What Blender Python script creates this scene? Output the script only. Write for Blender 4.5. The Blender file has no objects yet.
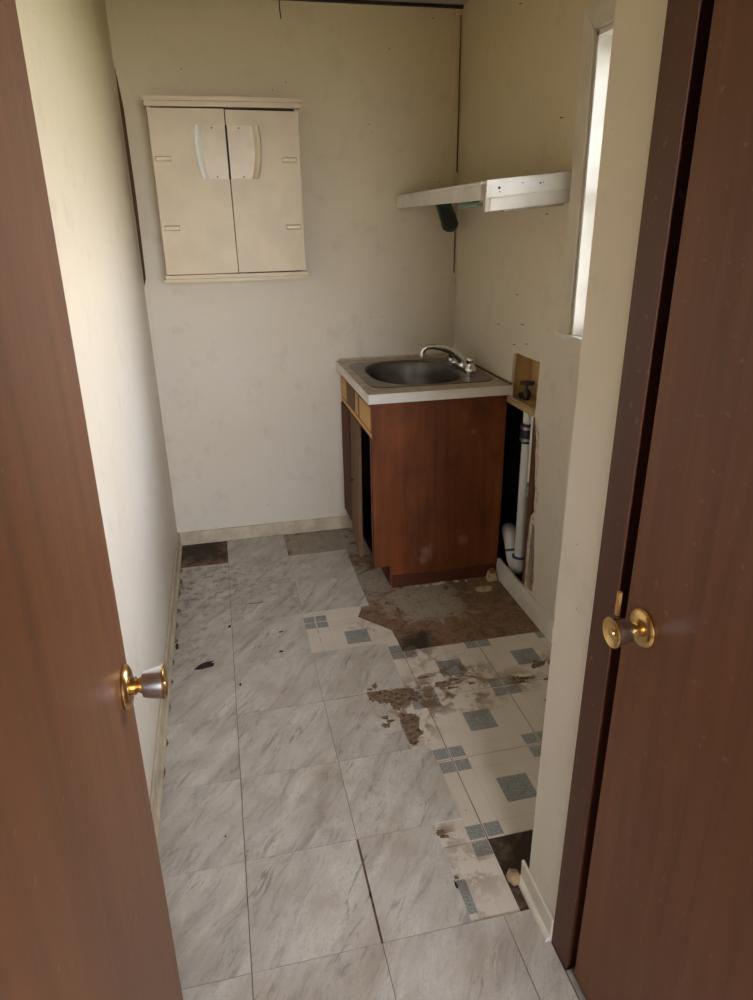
import bpy, bmesh, math, random
from mathutils import Vector, Matrix
from mathutils.geometry import tessellate_polygon

scene = bpy.context.scene
col = scene.collection
random.seed(7)

# ------------------------------------------------------------------ camera
FPX, YAW, PIT, ROL = 688.203, 0.216273, 0.381748, 0.017412
CAM = Vector((0.0689, -1.0939, 1.5776))
cd = bpy.data.cameras.new('camera')
cam = bpy.data.objects.new('camera', cd)
col.objects.link(cam)
cd.sensor_fit = 'VERTICAL'
cd.sensor_height = 24.0
cd.lens = 24.0 * FPX / 1000.0
cd.clip_start = 0.01
_f = Vector((math.sin(YAW)*math.cos(PIT), math.cos(YAW)*math.cos(PIT), -math.sin(PIT)))
_r = Vector((math.cos(YAW), -math.sin(YAW), 0))
_d = _f.cross(_r)
_r2 = math.cos(ROL)*_r + math.sin(ROL)*_d
_d2 = -math.sin(ROL)*_r + math.cos(ROL)*_d
m = Matrix((_r2, -_d2, -_f)).transposed().to_4x4()
m.translation = CAM
cam.matrix_world = m
scene.camera = cam

# ------------------------------------------------------------------ world, daylight, exposure
SKY = 7.4
w = bpy.data.worlds.new('sky')
scene.world = w
w.use_nodes = True
bg = w.node_tree.nodes['Background']
bg.inputs[0].default_value = (0.94, 0.945, 1.0, 1)
bg.inputs[1].default_value = SKY
scene.view_settings.view_transform = 'Standard'
scene.view_settings.look = 'None'
scene.view_settings.gamma = 1
scene.view_settings.exposure = 1.6

def portal(name, loc, direction, sx, sy):
    l = bpy.data.lights.new(name, 'AREA')
    l.shape = 'RECTANGLE'
    l.size, l.size_y = sx, sy
    l.cycles.is_portal = True
    o = bpy.data.objects.new(name, l)
    col.objects.link(o)
    o.location = loc
    o.rotation_euler = Vector(direction).to_track_quat('-Z', 'Z').to_euler()
    return o

T = 0.3048
XL, XR, YB, ZC = -0.252, 1.272, 2.40, 2.475
XN = 0.698                      # near partition face
WY0, WY1, WZ0, WZ1 = 0.30, 1.146, 1.207, 2.104
portal('window_portal', (1.43, (WY0+WY1)/2, (WZ0+WZ1)/2), (-1, 0, 0), WY1-WY0, WZ1-WZ0)
HX0, HX1, HZ0, HZ1 = 0.05, 1.30, 0.75, 2.05  # unseen hall opening, added and placed to bring in light from behind
HY = -2.9
portal('hall_fill_portal', ((HX0+HX1)/2, HY-0.1, (HZ0+HZ1)/2), (0, 1, 0), HX1-HX0, HZ1-HZ0)

# ------------------------------------------------------------------ material helpers
def new_mat(name):
    mt = bpy.data.materials.new(name)
    mt.use_nodes = True
    nt = mt.node_tree
    b = nt.nodes['Principled BSDF']
    return mt, nt, b

def N(nt, t, **k):
    n = nt.nodes.new(t)
    for a, v in k.items():
        setattr(n, a, v)
    return n

def L(nt, a, b):
    nt.links.new(a, b)

def math_n(nt, op, a, b=None, c=None, clamp=False):
    n = N(nt, 'ShaderNodeMath', operation=op, use_clamp=clamp)
    for i, v in enumerate((a, b, c)):
        if v is None:
            continue
        if isinstance(v, (int, float)):
            n.inputs[i].default_value = v
        else:
            L(nt, v, n.inputs[i])
    return n.outputs[0]

def coords(nt, kind='Object', scale=(1, 1, 1), rot=(0, 0, 0), rnd=0.0):
    """object / world-position coordinates, scaled; rnd adds a per-object offset"""
    if kind == 'World':
        out = N(nt, 'ShaderNodeNewGeometry').outputs['Position']
    else:
        out = N(nt, 'ShaderNodeTexCoord').outputs[kind]
    mp = N(nt, 'ShaderNodeMapping')
    mp.inputs['Rotation'].default_value = rot
    mp.inputs['Scale'].default_value = scale
    if rnd:
        oi = N(nt, 'ShaderNodeObjectInfo')
        cx = N(nt, 'ShaderNodeCombineXYZ')
        L(nt, math_n(nt, 'MULTIPLY', oi.outputs['Random'], rnd), cx.inputs[0])
        L(nt, math_n(nt, 'MULTIPLY', oi.outputs['Random'], rnd*1.7), cx.inputs[1])
        ad = N(nt, 'ShaderNodeVectorMath', operation='ADD')
        L(nt, out, ad.inputs[0]); L(nt, cx.outputs[0], ad.inputs[1])
        out = ad.outputs[0]
    L(nt, out, mp.inputs['Vector'])
    return mp.outputs[0]

def noise(nt, vec, scale, detail=4, rough=0.55, dist=0.0):
    n = N(nt, 'ShaderNodeTexNoise')
    n.inputs['Scale'].default_value = scale
    n.inputs['Detail'].default_value = detail
    n.inputs['Roughness'].default_value = rough
    n.inputs['Distortion'].default_value = dist
    L(nt, vec, n.inputs['Vector'])
    return n.outputs[0]

def ramp(nt, fac, stops):
    r = N(nt, 'ShaderNodeValToRGB')
    e = r.color_ramp.elements
    e[0].position, e[1].position = stops[0][0], stops[-1][0]
    for p, _ in stops[1:-1]:
        e.new(p)
    for el, (p, c) in zip(sorted(e, key=lambda q: q.position), stops):
        if isinstance(c, (int, float)):
            c = (c, c, c)
        el.color = (*c, 1)
    L(nt, fac, r.inputs[0])
    return r.outputs[0]

def mix(nt, fac, a, b, mode='MIX'):
    n = N(nt, 'ShaderNodeMix', data_type='RGBA', blend_type=mode)
    for sock, v in ((n.inputs[0], fac), (n.inputs[6], a), (n.inputs[7], b)):
        if isinstance(v, (int, float)):
            sock.default_value = v
        elif isinstance(v, tuple):
            sock.default_value = (*v, 1)
        else:
            L(nt, v, sock)
    return n.outputs[2]

def bump(nt, b, h, strength=0.2, dist=0.005):
    n = N(nt, 'ShaderNodeBump')
    n.inputs['Strength'].default_value = strength
    n.inputs['Distance'].default_value = dist
    L(nt, h, n.inputs['Height'])
    L(nt, n.outputs[0], b.inputs['Normal'])

def near(nt, cx, cy, r0, r1, cz=None, axes='XY'):
    """1 inside r0 of a world point, falling to 0 at r1 (a stain with a place of its own)"""
    g = N(nt, 'ShaderNodeNewGeometry').outputs['Position']
    s = N(nt, 'ShaderNodeSeparateXYZ'); L(nt, g, s.inputs[0])
    a = math_n(nt, 'SUBTRACT', s.outputs[axes[0]], cx)
    c = math_n(nt, 'SUBTRACT', s.outputs[axes[1]], cy)
    d = math_n(nt, 'SQRT', math_n(nt, 'ADD', math_n(nt, 'MULTIPLY', a, a), math_n(nt, 'MULTIPLY', c, c)))
    mr = N(nt, 'ShaderNodeMapRange')
    L(nt, d, mr.inputs[0])
    mr.inputs[1].default_value = r0; mr.inputs[2].default_value = r1
    mr.inputs[3].default_value = 1; mr.inputs[4].default_value = 0
    return mr.outputs[0]

def simple(name, c, rough=0.5, metal=0.0, var=0.12, scale=12, bmp=0.0, c2=None):
    mt, nt, b = new_mat(name)
    v = coords(nt, 'World')
    n = noise(nt, v, scale, 5)
    lo = c2 if c2 else tuple(x*(1-var*2) for x in c)
    L(nt, ramp(nt, n, [(0.3, lo), (0.62, c)]), b.inputs['Base Color'])
    b.inputs['Roughness'].default_value = rough
    b.inputs['Metallic'].default_value = metal
    if bmp:
        bump(nt, b, noise(nt, v, scale*6, 3), bmp, 0.003)
    return mt

def wood(name, dark, light, gscale=34, rough=0.4, axis='Z', dirt=0.0, coat=0.0):
    mt, nt, b = new_mat(name)
    s = {'X': (1.6, gscale, gscale), 'Y': (gscale, 1.6, gscale), 'Z': (gscale, gscale, 1.6)}[axis]
    v = coords(nt, 'World', s)
    n1 = noise(nt, v, 1.0, 6, 0.6, 0.6)
    s2 = tuple(q*0.14 if q > 2 else q*0.5 for q in s)
    n2 = noise(nt, coords(nt, 'World', s2), 1.0, 3, 0.5)
    c = ramp(nt, n1, [(0.28, dark), (0.5, tuple((p+q)/2 for p, q in zip(dark, light))), (0.72, light)])
    c = mix(nt, 0.55, c, ramp(nt, n2, [(0.3, tuple(x*0.72 for x in light)), (0.7, tuple(x*1.15 for x in light))]))
    if dirt:
        nd = noise(nt, coords(nt, 'World'), 60, 3)
        c = mix(nt, math_n(nt, 'MULTIPLY', ramp(nt, nd, [(0.66, 0), (0.74, 1)]), dirt), c, (0.42, 0.30, 0.20))
    L(nt, c, b.inputs['Base Color'])
    b.inputs['Roughness'].default_value = rough
    b.inputs['Coat Weight'].default_value = coat
    b.inputs['Coat Roughness'].default_value = 0.25
    bump(nt, b, n1, 0.08, 0.002)
    b.inputs['Specular IOR Level'].default_value = 0.3
    return mt

def wall_paint(name, base, yellow):
    """aged paint: cream, yellowed in broad patches, scuffs and specks"""
    mt, nt, b = new_mat(name)
    v = coords(nt, 'World')
    big = noise(nt, v, 1.1, 3)
    c = ramp(nt, big, [(0.3, yellow), (0.7, base)])
    # colour turns yellower and deeper towards the ceiling
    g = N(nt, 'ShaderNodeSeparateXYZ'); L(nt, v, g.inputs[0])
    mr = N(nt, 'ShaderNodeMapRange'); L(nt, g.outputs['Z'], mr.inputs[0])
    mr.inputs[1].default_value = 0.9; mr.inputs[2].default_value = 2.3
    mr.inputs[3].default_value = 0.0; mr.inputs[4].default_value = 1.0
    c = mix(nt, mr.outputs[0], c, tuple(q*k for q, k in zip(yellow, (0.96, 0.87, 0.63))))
    med = noise(nt, v, 9, 5, 0.65)
    c = mix(nt, math_n(nt, 'MULTIPLY', ramp(nt, med, [(0.56, 0), (0.74, 1)]), 0.22), c, (0.36, 0.29, 0.20))
    drip = noise(nt, coords(nt, 'World', (22, 22, 0.9)), 1.0, 3)
    c = mix(nt, math_n(nt, 'MULTIPLY', ramp(nt, drip, [(0.6, 0), (0.8, 1)]), 0.10), c, (0.40, 0.32, 0.2))
    sp = noise(nt, v, 48, 2)
    c = mix(nt, ramp(nt, sp, [(0.765, 0), (0.79, 0.75)]), c, (0.12, 0.08, 0.05))
    L(nt, c, b.inputs['Base Color'])
    b.inputs['Roughness'].default_value = 0.55
    bump(nt, b, noise(nt, v, 70, 3), 0.12, 0.002)
    return mt

def marble():
    mt, nt, b = new_mat('marble_vinyl')
    v0 = coords(nt, 'Object', (1, 1, 1), (0, 0, 0), 37.0)
    mp = N(nt, 'ShaderNodeMapping', vector_type='POINT')
    mp.inputs['Rotation'].default_value = (0, 0, math.radians(-57))
    L(nt, v0, mp.inputs[0])
    st = N(nt, 'ShaderNodeMapping'); st.inputs['Scale'].default_value = (6.5, 24, 1)
    L(nt, mp.outputs[0], st.inputs[0])
    s1 = noise(nt, st.outputs[0], 1.0, 9, 0.70, 1.3)
    s2 = N(nt, 'ShaderNodeMapping'); s2.inputs['Scale'].default_value = (3, 11, 1)
    L(nt, mp.outputs[0], s2.inputs[0])
    cloud = noise(nt, s2.outputs[0], 1.0, 5, 0.6, 1.0)
    c = ramp(nt, cloud, [(0.3, (0.45, 0.42, 0.395)), (0.66, (0.68, 0.65, 0.61))])
    vein = math_n(nt, 'MULTIPLY', math_n(nt, 'MULTIPLY', ramp(nt, s1, [(0.50, 0), (0.62, 1)]), ramp(nt, cloud, [(0.36, 1.0), (0.62, 0.15)])), 0.8)
    c = mix(nt, vein, c, (0.30, 0.285, 0.275))
    thin = math_n(nt, 'ABSOLUTE', math_n(nt, 'SUBTRACT', s1, 0.47))
    c = mix(nt, math_n(nt, 'MULTIPLY', ramp(nt, thin, [(0.0, 1), (0.012, 0)]), ramp(nt, cloud, [(0.5, 0.0), (0.6, 0.7)])), c, (0.26, 0.24, 0.23))
    s3 = N(nt, 'ShaderNodeMapping'); s3.inputs['Scale'].default_value = (9, 46, 1); s3.inputs['Location'].default_value = (3.1, 7.7, 0)
    L(nt, mp.outputs[0], s3.inputs[0])
    hair = noise(nt, s3.outputs[0], 1.0, 6, 0.62, 1.6)
    s4 = N(nt, 'ShaderNodeMapping'); s4.inputs['Scale'].default_value = (4, 9, 1); s4.inputs['Location'].default_value = (11.3, 2.2, 0)
    L(nt, mp.outputs[0], s4.inputs[0])
    clus = noise(nt, s4.outputs[0], 1.0, 3, 0.5, 0.6)
    hm = math_n(nt, 'MULTIPLY', ramp(nt, hair, [(0.55, 0), (0.63, 1)]), ramp(nt, clus, [(0.48, 0), (0.64, 0.72)]))
    c = mix(nt, hm, c, (0.19, 0.175, 0.165))
    # grime in world space: brownish film, specks
    wv = coords(nt, 'World')
    g1 = noise(nt, wv, 5.5, 5, 0.6)
    c = mix(nt, math_n(nt, 'MULTIPLY', ramp(nt, g1, [(0.46, 0), (0.68, 1)]), 0.50), c, (0.40, 0.32, 0.25))
    fine = noise(nt, wv, 130, 4, 0.7)
    c = mix(nt, math_n(nt, 'MULTIPLY', ramp(nt, fine, [(0.5, 0), (0.7, 1)]), 0.22), c, (0.25, 0.21, 0.18))
    # dirt trodden in along the far left skirting
    g2 = noise(nt, wv, 24, 6, 0.7)
    for (px, py, r0, r1, k) in ((-0.24, 1.85, 0.05, 0.40, 0.85), (-0.2, 1.35, 0.0, 0.22, 0.6), (0.25, 2.0, 0.0, 0.28, 0.5), (0.52, 0.76, 0.0, 0.15, 0.6), (0.12, 1.75, 0.0, 0.3, 0.4), (-0.05, 2.05, 0.0, 0.2, 0.6), (0.40, 0.45, 0.0, 0.2, 0.25)):
        msk = math_n(nt, 'MULTIPLY', near(nt, px, py, r0, r1), ramp(nt, g2, [(0.5, 0), (0.62, k)]))
        c = mix(nt, msk, c, (0.15, 0.10, 0.065))
    sp = noise(nt, wv, 75, 2)
    c = mix(nt, ramp(nt, sp, [(0.76, 0), (0.79, 0.8)]), c, (0.07, 0.05, 0.04))
    L(nt, c, b.inputs['Base Color'])
    rg = ramp(nt, g1, [(0.3, 0.42), (0.7, 0.62)])
    L(nt, rg, b.inputs['Roughness'])
    bump(nt, b, g1, 0.08, 0.004)
    return mt

def patterned():
    """old cream tile printed with speckled blue-grey squares; object origin = tile centre"""
    mt, nt, b = new_mat('patterned_vinyl')
    tc = N(nt, 'ShaderNodeTexCoord').outputs['Object']
    s = N(nt, 'ShaderNodeSeparateXYZ'); L(nt, tc, s.inputs[0])
    ax = math_n(nt, 'ABSOLUTE', s.outputs[0]); ay = math_n(nt, 'ABSOLUTE', s.outputs[1])
    mx = math_n(nt, 'MAXIMUM', ax, ay); mn = math_n(nt, 'MINIMUM', ax, ay)
    centre = math_n(nt, 'LESS_THAN', mx, 0.0485)
    corner = math_n(nt, 'MULTIPLY', math_n(nt, 'GREATER_THAN', mn, 0.1035), math_n(nt, 'LESS_THAN', mx, 0.1496))
    blue = math_n(nt, 'MAXIMUM', centre, corner)
    wv = coords(nt, 'World')
    spk = noise(nt, wv, 260, 2, 0.7)
    bl = ramp(nt, spk, [(0.32, (0.13, 0.15, 0.16)), (0.5, (0.27, 0.30, 0.305)), (0.68, (0.46, 0.49, 0.49))])
    ring = math_n(nt, 'LESS_THAN', math_n(nt, 'ABSOLUTE', math_n(nt, 'SUBTRACT', math_n(nt, 'SQRT', math_n(nt, 'ADD', math_n(nt, 'MULTIPLY', ax, ax), math_n(nt, 'MULTIPLY', ay, ay))), 0.026)), 0.004)
    bl = mix(nt, math_n(nt, 'MULTIPLY', ring, 0.35), bl, (0.16, 0.21, 0.23))
    cream = ramp(nt, noise(nt, wv, 7, 4), [(0.3, (0.66, 0.60, 0.53)), (0.7, (0.77, 0.72, 0.66))])
    # faint printed lines
    ln = math_n(nt, 'LESS_THAN', math_n(nt, 'ABSOLUTE', math_n(nt, 'SUBTRACT', mx, 0.1035)), 0.0012)
    ln2 = math_n(nt, 'LESS_THAN', math_n(nt, 'ABSOLUTE', math_n(nt, 'SUBTRACT', mn, 0.1035)), 0.0010)
    cream = mix(nt, math_n(nt, 'MULTIPLY', math_n(nt, 'MAXIMUM', ln, ln2), 0.30), cream, (0.42, 0.36, 0.29))
    c = mix(nt, blue, cream, bl)
    # rotten brown stains
    g = noise(nt, wv, 17, 6, 0.68, 0.4)
    for (px, py, r0, r1, k, lo) in ((0.80, 0.90, 0.08, 0.22, 0.9, 0.47), (0.62, 0.84, 0.04, 0.16, 0.95, 0.44),
                                (1.03, 0.87, 0.0, 0.10, 1.0, 0.42), (1.17, 0.93, 0.0, 0.12, 0.9, 0.46), (0.72, 1.13, 0.0, 0.12, 0.9, 0.45),
                                (0.58, 0.15, 0.0, 0.12, 0.75, 0.46), (0.57, 0.70, 0.02, 0.12, 0.9, 0.46), (0.55, 0.27, 0, 0.06, 0.9, 0.45),
                                (0.55, 0.01, 0, 0.05, 0.7, 0.45), (0.58, 1.36, 0.0, 0.14, 0.6, 0.48)):
        msk = math_n(nt, 'MULTIPLY', near(nt, px, py, r0, r1), ramp(nt, g, [(lo, 0), (lo+0.10, k)]))
        c = mix(nt, msk, c, (0.17, 0.095, 0.05))
    film = noise(nt, wv, 3.5, 4)
    c = mix(nt, math_n(nt, 'MULTIPLY', ramp(nt, film, [(0.45, 0), (0.7, 1)]), 0.22), c, (0.45, 0.36, 0.27))
    sp = noise(nt, wv, 80, 2)
    c = mix(nt, ramp(nt, sp, [(0.765, 0), (0.79, 0.8)]), c, (0.08, 0.05, 0.04))
    L(nt, c, b.inputs['Base Color'])
    b.inputs['Roughness'].default_value = 0.5
    return mt

def subfloor_mat():
    mt, nt, b = new_mat('rotten_subfloor')
    wv = coords(nt, 'World')
    n1 = noise(nt, wv, 7, 9, 0.74, 0.9)
    n2 = noise(nt, wv, 34, 7, 0.75, 1.2)
    c = ramp(nt, n1, [(0.3, (0.11, 0.065, 0.040)), (0.46, (0.25, 0.16, 0.10)), (0.58, (0.30, 0.165, 0.085)), (0.72, (0.42, 0.32, 0.23))])
    c = mix(nt, math_n(nt, 'MULTIPLY', ramp(nt, n2, [(0.46, 0), (0.62, 1)]), 0.75), c, (0.075, 0.046, 0.03))
    # grey levelling compound left in front of the cabinet and at the back wall
    for (px, py, r0, r1) in ((0.86, 1.52, 0.10, 0.22), (0.66, 1.75, 0.05, 0.25), (0.47, 2.25, 0.08, 0.3)):
        ed = math_n(nt, 'MULTIPLY_ADD', math_n(nt, 'SUBTRACT', n1, 0.5), 3.4, near(nt, px, py, r0*0.6, r1*1.3))
        gy = ramp(nt, n2, [(0.35, (0.26, 0.22, 0.18)), (0.65, (0.46, 0.41, 0.345))])
        c = mix(nt, ramp(nt, ed, [(0.34, 0), (0.62, 0.9)]), c, gy)
    # black mould
    for (px, py, r0, r1) in ((0.74, 1.20, 0.02, 0.12), (0.72, 0.15, 0.05, 0.2), (-0.13, 2.31, 0.06, 0.22)):
        ed = math_n(nt, 'MULTIPLY_ADD', math_n(nt, 'SUBTRACT', n1, 0.5), 3.2, near(nt, px, py, r0, r1*1.25))
        c = mix(nt, ramp(nt, ed, [(0.35, 0), (0.85, 0.9)]), c, (0.022, 0.015, 0.011))
    L(nt, c, b.inputs['Base Color'])
    b.inputs['Roughness'].default_value = 0.85
    bump(nt, b, n2, 0.6, 0.004)
    return mt

M = {}
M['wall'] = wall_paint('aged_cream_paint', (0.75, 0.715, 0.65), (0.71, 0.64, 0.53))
M['trim'] = simple('cream_trim_paint', (0.66, 0.575, 0.43), 0.5, 0, 0.16, 14)
M['casing'] = simple('cream_casing_paint', (0.70, 0.63, 0.50), 0.5, 0, 0.08, 9)
M['white'] = simple('white_paint', (0.78, 0.74, 0.66), 0.45, 0, 0.08, 10)
M['ceiling'] = simple('ceiling_board', (0.50, 0.46, 0.40), 0.8, 0, 0.1, 8)
M['door'] = wood('lauan_veneer', (0.070, 0.027, 0.012), (0.205, 0.083, 0.034), 26, 0.42, 'Z', 0.25, 0.0)
M['jamb'] = wood('stained_door_casing', (0.062, 0.023, 0.012), (0.12, 0.046, 0.025), 40, 0.45, 'Z', 0.25, 0.0)
M['cab'] = wood('cherry_plywood', (0.10, 0.024, 0.009), (0.25, 0.080, 0.029), 18, 0.42, 'Z', 0.25, 0.0)
def cherry():
    mt, nt, b = new_mat('cherry_plywood')
    v = coords(nt, 'World', (30, 30, 1.5))
    n1 = noise(nt, v, 1.0, 7, 0.65, 0.8)
    n2 = noise(nt, coords(nt, 'World', (5.5, 5.5, 0.9)), 1.0, 4, 0.55, 0.4)
    n3 = noise(nt, coords(nt, 'World'), 5.0, 6, 0.65)
    c = ramp(nt, n1, [(0.25, (0.085, 0.021, 0.007)), (0.5, (0.185, 0.053, 0.016)), (0.75, (0.29, 0.095, 0.030))])
    c = mix(nt, 0.6, c, ramp(nt, n2, [(0.3, (0.085, 0.022, 0.008)), (0.5, (0.19, 0.055, 0.016)), (0.68, (0.33, 0.110, 0.034))]))
    c = mix(nt, math_n(nt, 'MULTIPLY', ramp(nt, n3, [(0.48, 0), (0.66, 1)]), 0.45), c, (0.055, 0.017, 0.008))
    sc_ = noise(nt, coords(nt, 'World', (60, 60, 9)), 1.0, 3)
    c = mix(nt, math_n(nt, 'MULTIPLY', ramp(nt, sc_, [(0.72, 0), (0.78, 1)]), 0.5), c, (0.34, 0.20, 0.13))
    for (px, pz, r0, r1) in ((0.905, 0.165, 0.0, 0.065), (1.085, 0.20, 0.0, 0.035), (0.89, 0.12, 0.0, 0.03), (1.12, 0.72, 0, 0.018)):
        msk = math_n(nt, 'MULTIPLY', near(nt, px, pz, r0, r1, None, 'XZ'), ramp(nt, noise(nt, coords(nt, 'World', (40, 40, 14)), 1.0, 5), [(0.42, 0), (0.55, 0.55)]))
        c = mix(nt, msk, c, (0.36, 0.23, 0.16))
    L(nt, c, b.inputs['Base Color'])
    L(nt, ramp(nt, n3, [(0.3, 0.36), (0.7, 0.6)]), b.inputs['Roughness'])
    b.inputs['Specular IOR Level'].default_value = 0.35
    bump(nt, b, n1, 0.08, 0.002)
    return mt
M['cab'] = cherry()
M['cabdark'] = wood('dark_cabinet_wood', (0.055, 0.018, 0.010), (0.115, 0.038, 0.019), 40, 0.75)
M['tan'] = wood('tan_drawer_wood', (0.38, 0.19, 0.055), (0.66, 0.38, 0.13), 40, 0.5, 'Y')
M['tandoor'] = wood('worn_tan_door', (0.10, 0.052, 0.026), (0.19, 0.105, 0.056), 40, 0.7)
M['stud'] = wood('old_stud', (0.07, 0.03, 0.017), (0.15, 0.065, 0.035), 30, 0.8)
M['sheath'] = simple('sheathing_shade_black', (0.012, 0.011, 0.010), 0.9, 0, 0.2, 12)  # near-black colour stands for deep shade inside the wall cavities
M['box'] = wood('pine_box', (0.36, 0.22, 0.085), (0.56, 0.38, 0.17), 30, 0.6)
M['beige'] = simple('beige_cabinet_paint', (0.64, 0.515, 0.335), 0.38, 0, 0.07, 7)
M['beige2'] = simple('beige_plastic', (0.67, 0.55, 0.375), 0.3, 0, 0.05, 20)
M['ivory'] = simple('ivory_grip', (0.90, 0.87, 0.78), 0.3, 0, 0.04, 20)
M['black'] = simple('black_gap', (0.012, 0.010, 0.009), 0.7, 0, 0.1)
M['laminate'] = simple('white_laminate', (0.76, 0.74, 0.69), 0.35, 0, 0.06, 14)
M['lamtop'] = simple('stained_laminate_top', (0.56, 0.46, 0.33), 0.4, 0, 0.2, 16)
M['steel'] = simple('brushed_steel', (0.27, 0.235, 0.20), 0.36, 0.85, 0.18, 22, c2=(0.14, 0.11, 0.09))
M['basin'] = simple('basin_steel', (0.17, 0.16, 0.15), 0.40, 0.95, 0.1, 10)
M['chrome'] = simple('chrome', (0.80, 0.81, 0.82), 0.10, 1.0, 0.05, 20)
M['brass'] = simple('brass', (0.74, 0.50, 0.20), 0.26, 1.0, 0.15, 40)
M['satin'] = simple('satin_steel', (0.64, 0.69, 0.77), 0.25, 1.0, 0.05, 30)
M['pvc'] = simple('white_pvc', (0.82, 0.82, 0.80), 0.35, 0, 0.05, 10)
M['rubber'] = simple('black_rubber', (0.018, 0.019, 0.024), 0.5, 0, 0.1)
M['clamp'] = simple('clamp_band', (0.45, 0.46, 0.48), 0.3, 1.0, 0.1)
M['primer'] = simple('blue_primer', (0.03, 0.07, 0.19), 0.5, 0, 0.1)
M['green'] = simple('dark_green_plastic', (0.03, 0.07, 0.03), 0.5, 0, 0.2)
M['mint'] = simple('pale_green_plastic', (0.32, 0.46, 0.34), 0.45, 0, 0.1)
M['verdigris'] = simple('verdigris', (0.38, 0.50, 0.43), 0.7, 0, 0.2, 40)
M['iron'] = simple('dark_valve_metal', (0.07, 0.06, 0.05), 0.45, 0.6, 0.2, 40)
M['gypsum'] = simple('torn_gypsum', (0.72, 0.64, 0.51), 0.9, 0, 0.2, 40, 0.3)
M['stain'] = simple('water_stained_paper', (0.42, 0.26, 0.12), 0.9, 0, 0.3, 30)
M['foam'] = simple('yellowed_foam', (0.62, 0.50, 0.32), 0.9, 0, 0.2, 50, 0.4)
M['crumble'] = simple('tan_plaster', (0.46, 0.33, 0.19), 0.9, 0, 0.25, 60, 0.5)
M['rust'] = simple('rust', (0.33, 0.12, 0.04), 0.8, 0, 0.25, 40)
M['nail'] = simple('nail_iron', (0.05, 0.04, 0.035), 0.5, 0.5, 0.2)
M['residue'] = simple('adhesive_residue', (0.29, 0.20, 0.13), 0.9, 0, 0.3, 70, 0.6, (0.055, 0.032, 0.02))
M['grime'] = simple('black_grime', (0.02, 0.014, 0.012), 0.8, 0, 0.2, 40)
M['threshold'] = simple('grey_threshold', (0.36, 0.34, 0.32), 0.7, 0, 0.2, 20)
M['ground'] = simple('outdoor_lawn', (0.20, 0.23, 0.12), 0.9, 0, 0.2, 3)
M['siding'] = simple('outside_siding', (0.6, 0.58, 0.53), 0.7, 0, 0.05, 3)
M['tile'] = marble()
M['old'] = patterned()
M['sub'] = subfloor_mat()
mt, nt, b = new_mat('window_glass')
nt.nodes.remove(b)
tr = N(nt, 'ShaderNodeBsdfTransparent'); gl = N(nt, 'ShaderNodeBsdfGlossy'); gl.inputs['Roughness'].default_value = 0.02
fr = N(nt, 'ShaderNodeFresnel'); ms = N(nt, 'ShaderNodeMixShader')
L(nt, fr.outputs[0], ms.inputs[0]); L(nt, tr.outputs[0], ms.inputs[1]); L(nt, gl.outputs[0], ms.inputs[2])
L(nt, ms.outputs[0], nt.nodes['Material Output'].inputs[0])
M['glass'] = mt

# ------------------------------------------------------------------ geometry helpers (all in world coordinates)
def link(name, me, mat, parent=None, smooth=False):
    o = bpy.data.objects.new(name, me)
    col.objects.link(o)
    if mat:
        for q in (mat if isinstance(mat, (list, tuple)) else [mat]):
            me.materials.append(M[q])
    if smooth:
        for p in me.polygons:
            p.use_smooth = True
    if parent:
        o.parent = parent
        o.matrix_parent_inverse = pinv(parent)
    return o

def pinv(p):
    mtx = Matrix.Identity(4)
    chain = []
    while p:
        chain.append(p); p = p.parent
    for q in reversed(chain):
        mtx = mtx @ q.matrix_parent_inverse @ q.matrix_basis
    return mtx.inverted()

def pyd(name, v, f, mat, parent=None, smooth=False):
    me = bpy.data.meshes.new(name)
    me.from_pydata([tuple(x) for x in v], [], f)
    bm = bmesh.new(); bm.from_mesh(me)
    bmesh.ops.recalc_face_normals(bm, faces=bm.faces)
    bm.to_mesh(me); bm.free()
    return link(name, me, mat, parent, smooth)

def hexa(name, v8, mat, parent=None, bevel=0.0, seg=2):
    """v8: bottom ring of four, top ring of four"""
    me = bpy.data.meshes.new(name)
    me.from_pydata([tuple(x) for x in v8], [], [(0, 3, 2, 1), (4, 5, 6, 7), (0, 1, 5, 4), (1, 2, 6, 5), (2, 3, 7, 6), (3, 0, 4, 7)])
    bm = bmesh.new(); bm.from_mesh(me)
    bmesh.ops.recalc_face_normals(bm, faces=bm.faces)
    if bevel:
        bmesh.ops.bevel(bm, geom=list(bm.edges), offset=bevel, segments=seg, affect='EDGES', profile=0.5)
    bm.to_mesh(me); bm.free()
    return link(name, me, mat, parent)

def box(name, lo, hi, mat, parent=None, bevel=0.0, seg=2):
    (x0, y0, z0), (x1, y1, z1) = lo, hi
    return hexa(name, [(x0, y0, z0), (x1, y0, z0), (x1, y1, z0), (x0, y1, z0), (x0, y0, z1), (x1, y0, z1), (x1, y1, z1), (x0, y1, z1)], mat, parent, bevel, seg)

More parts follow.
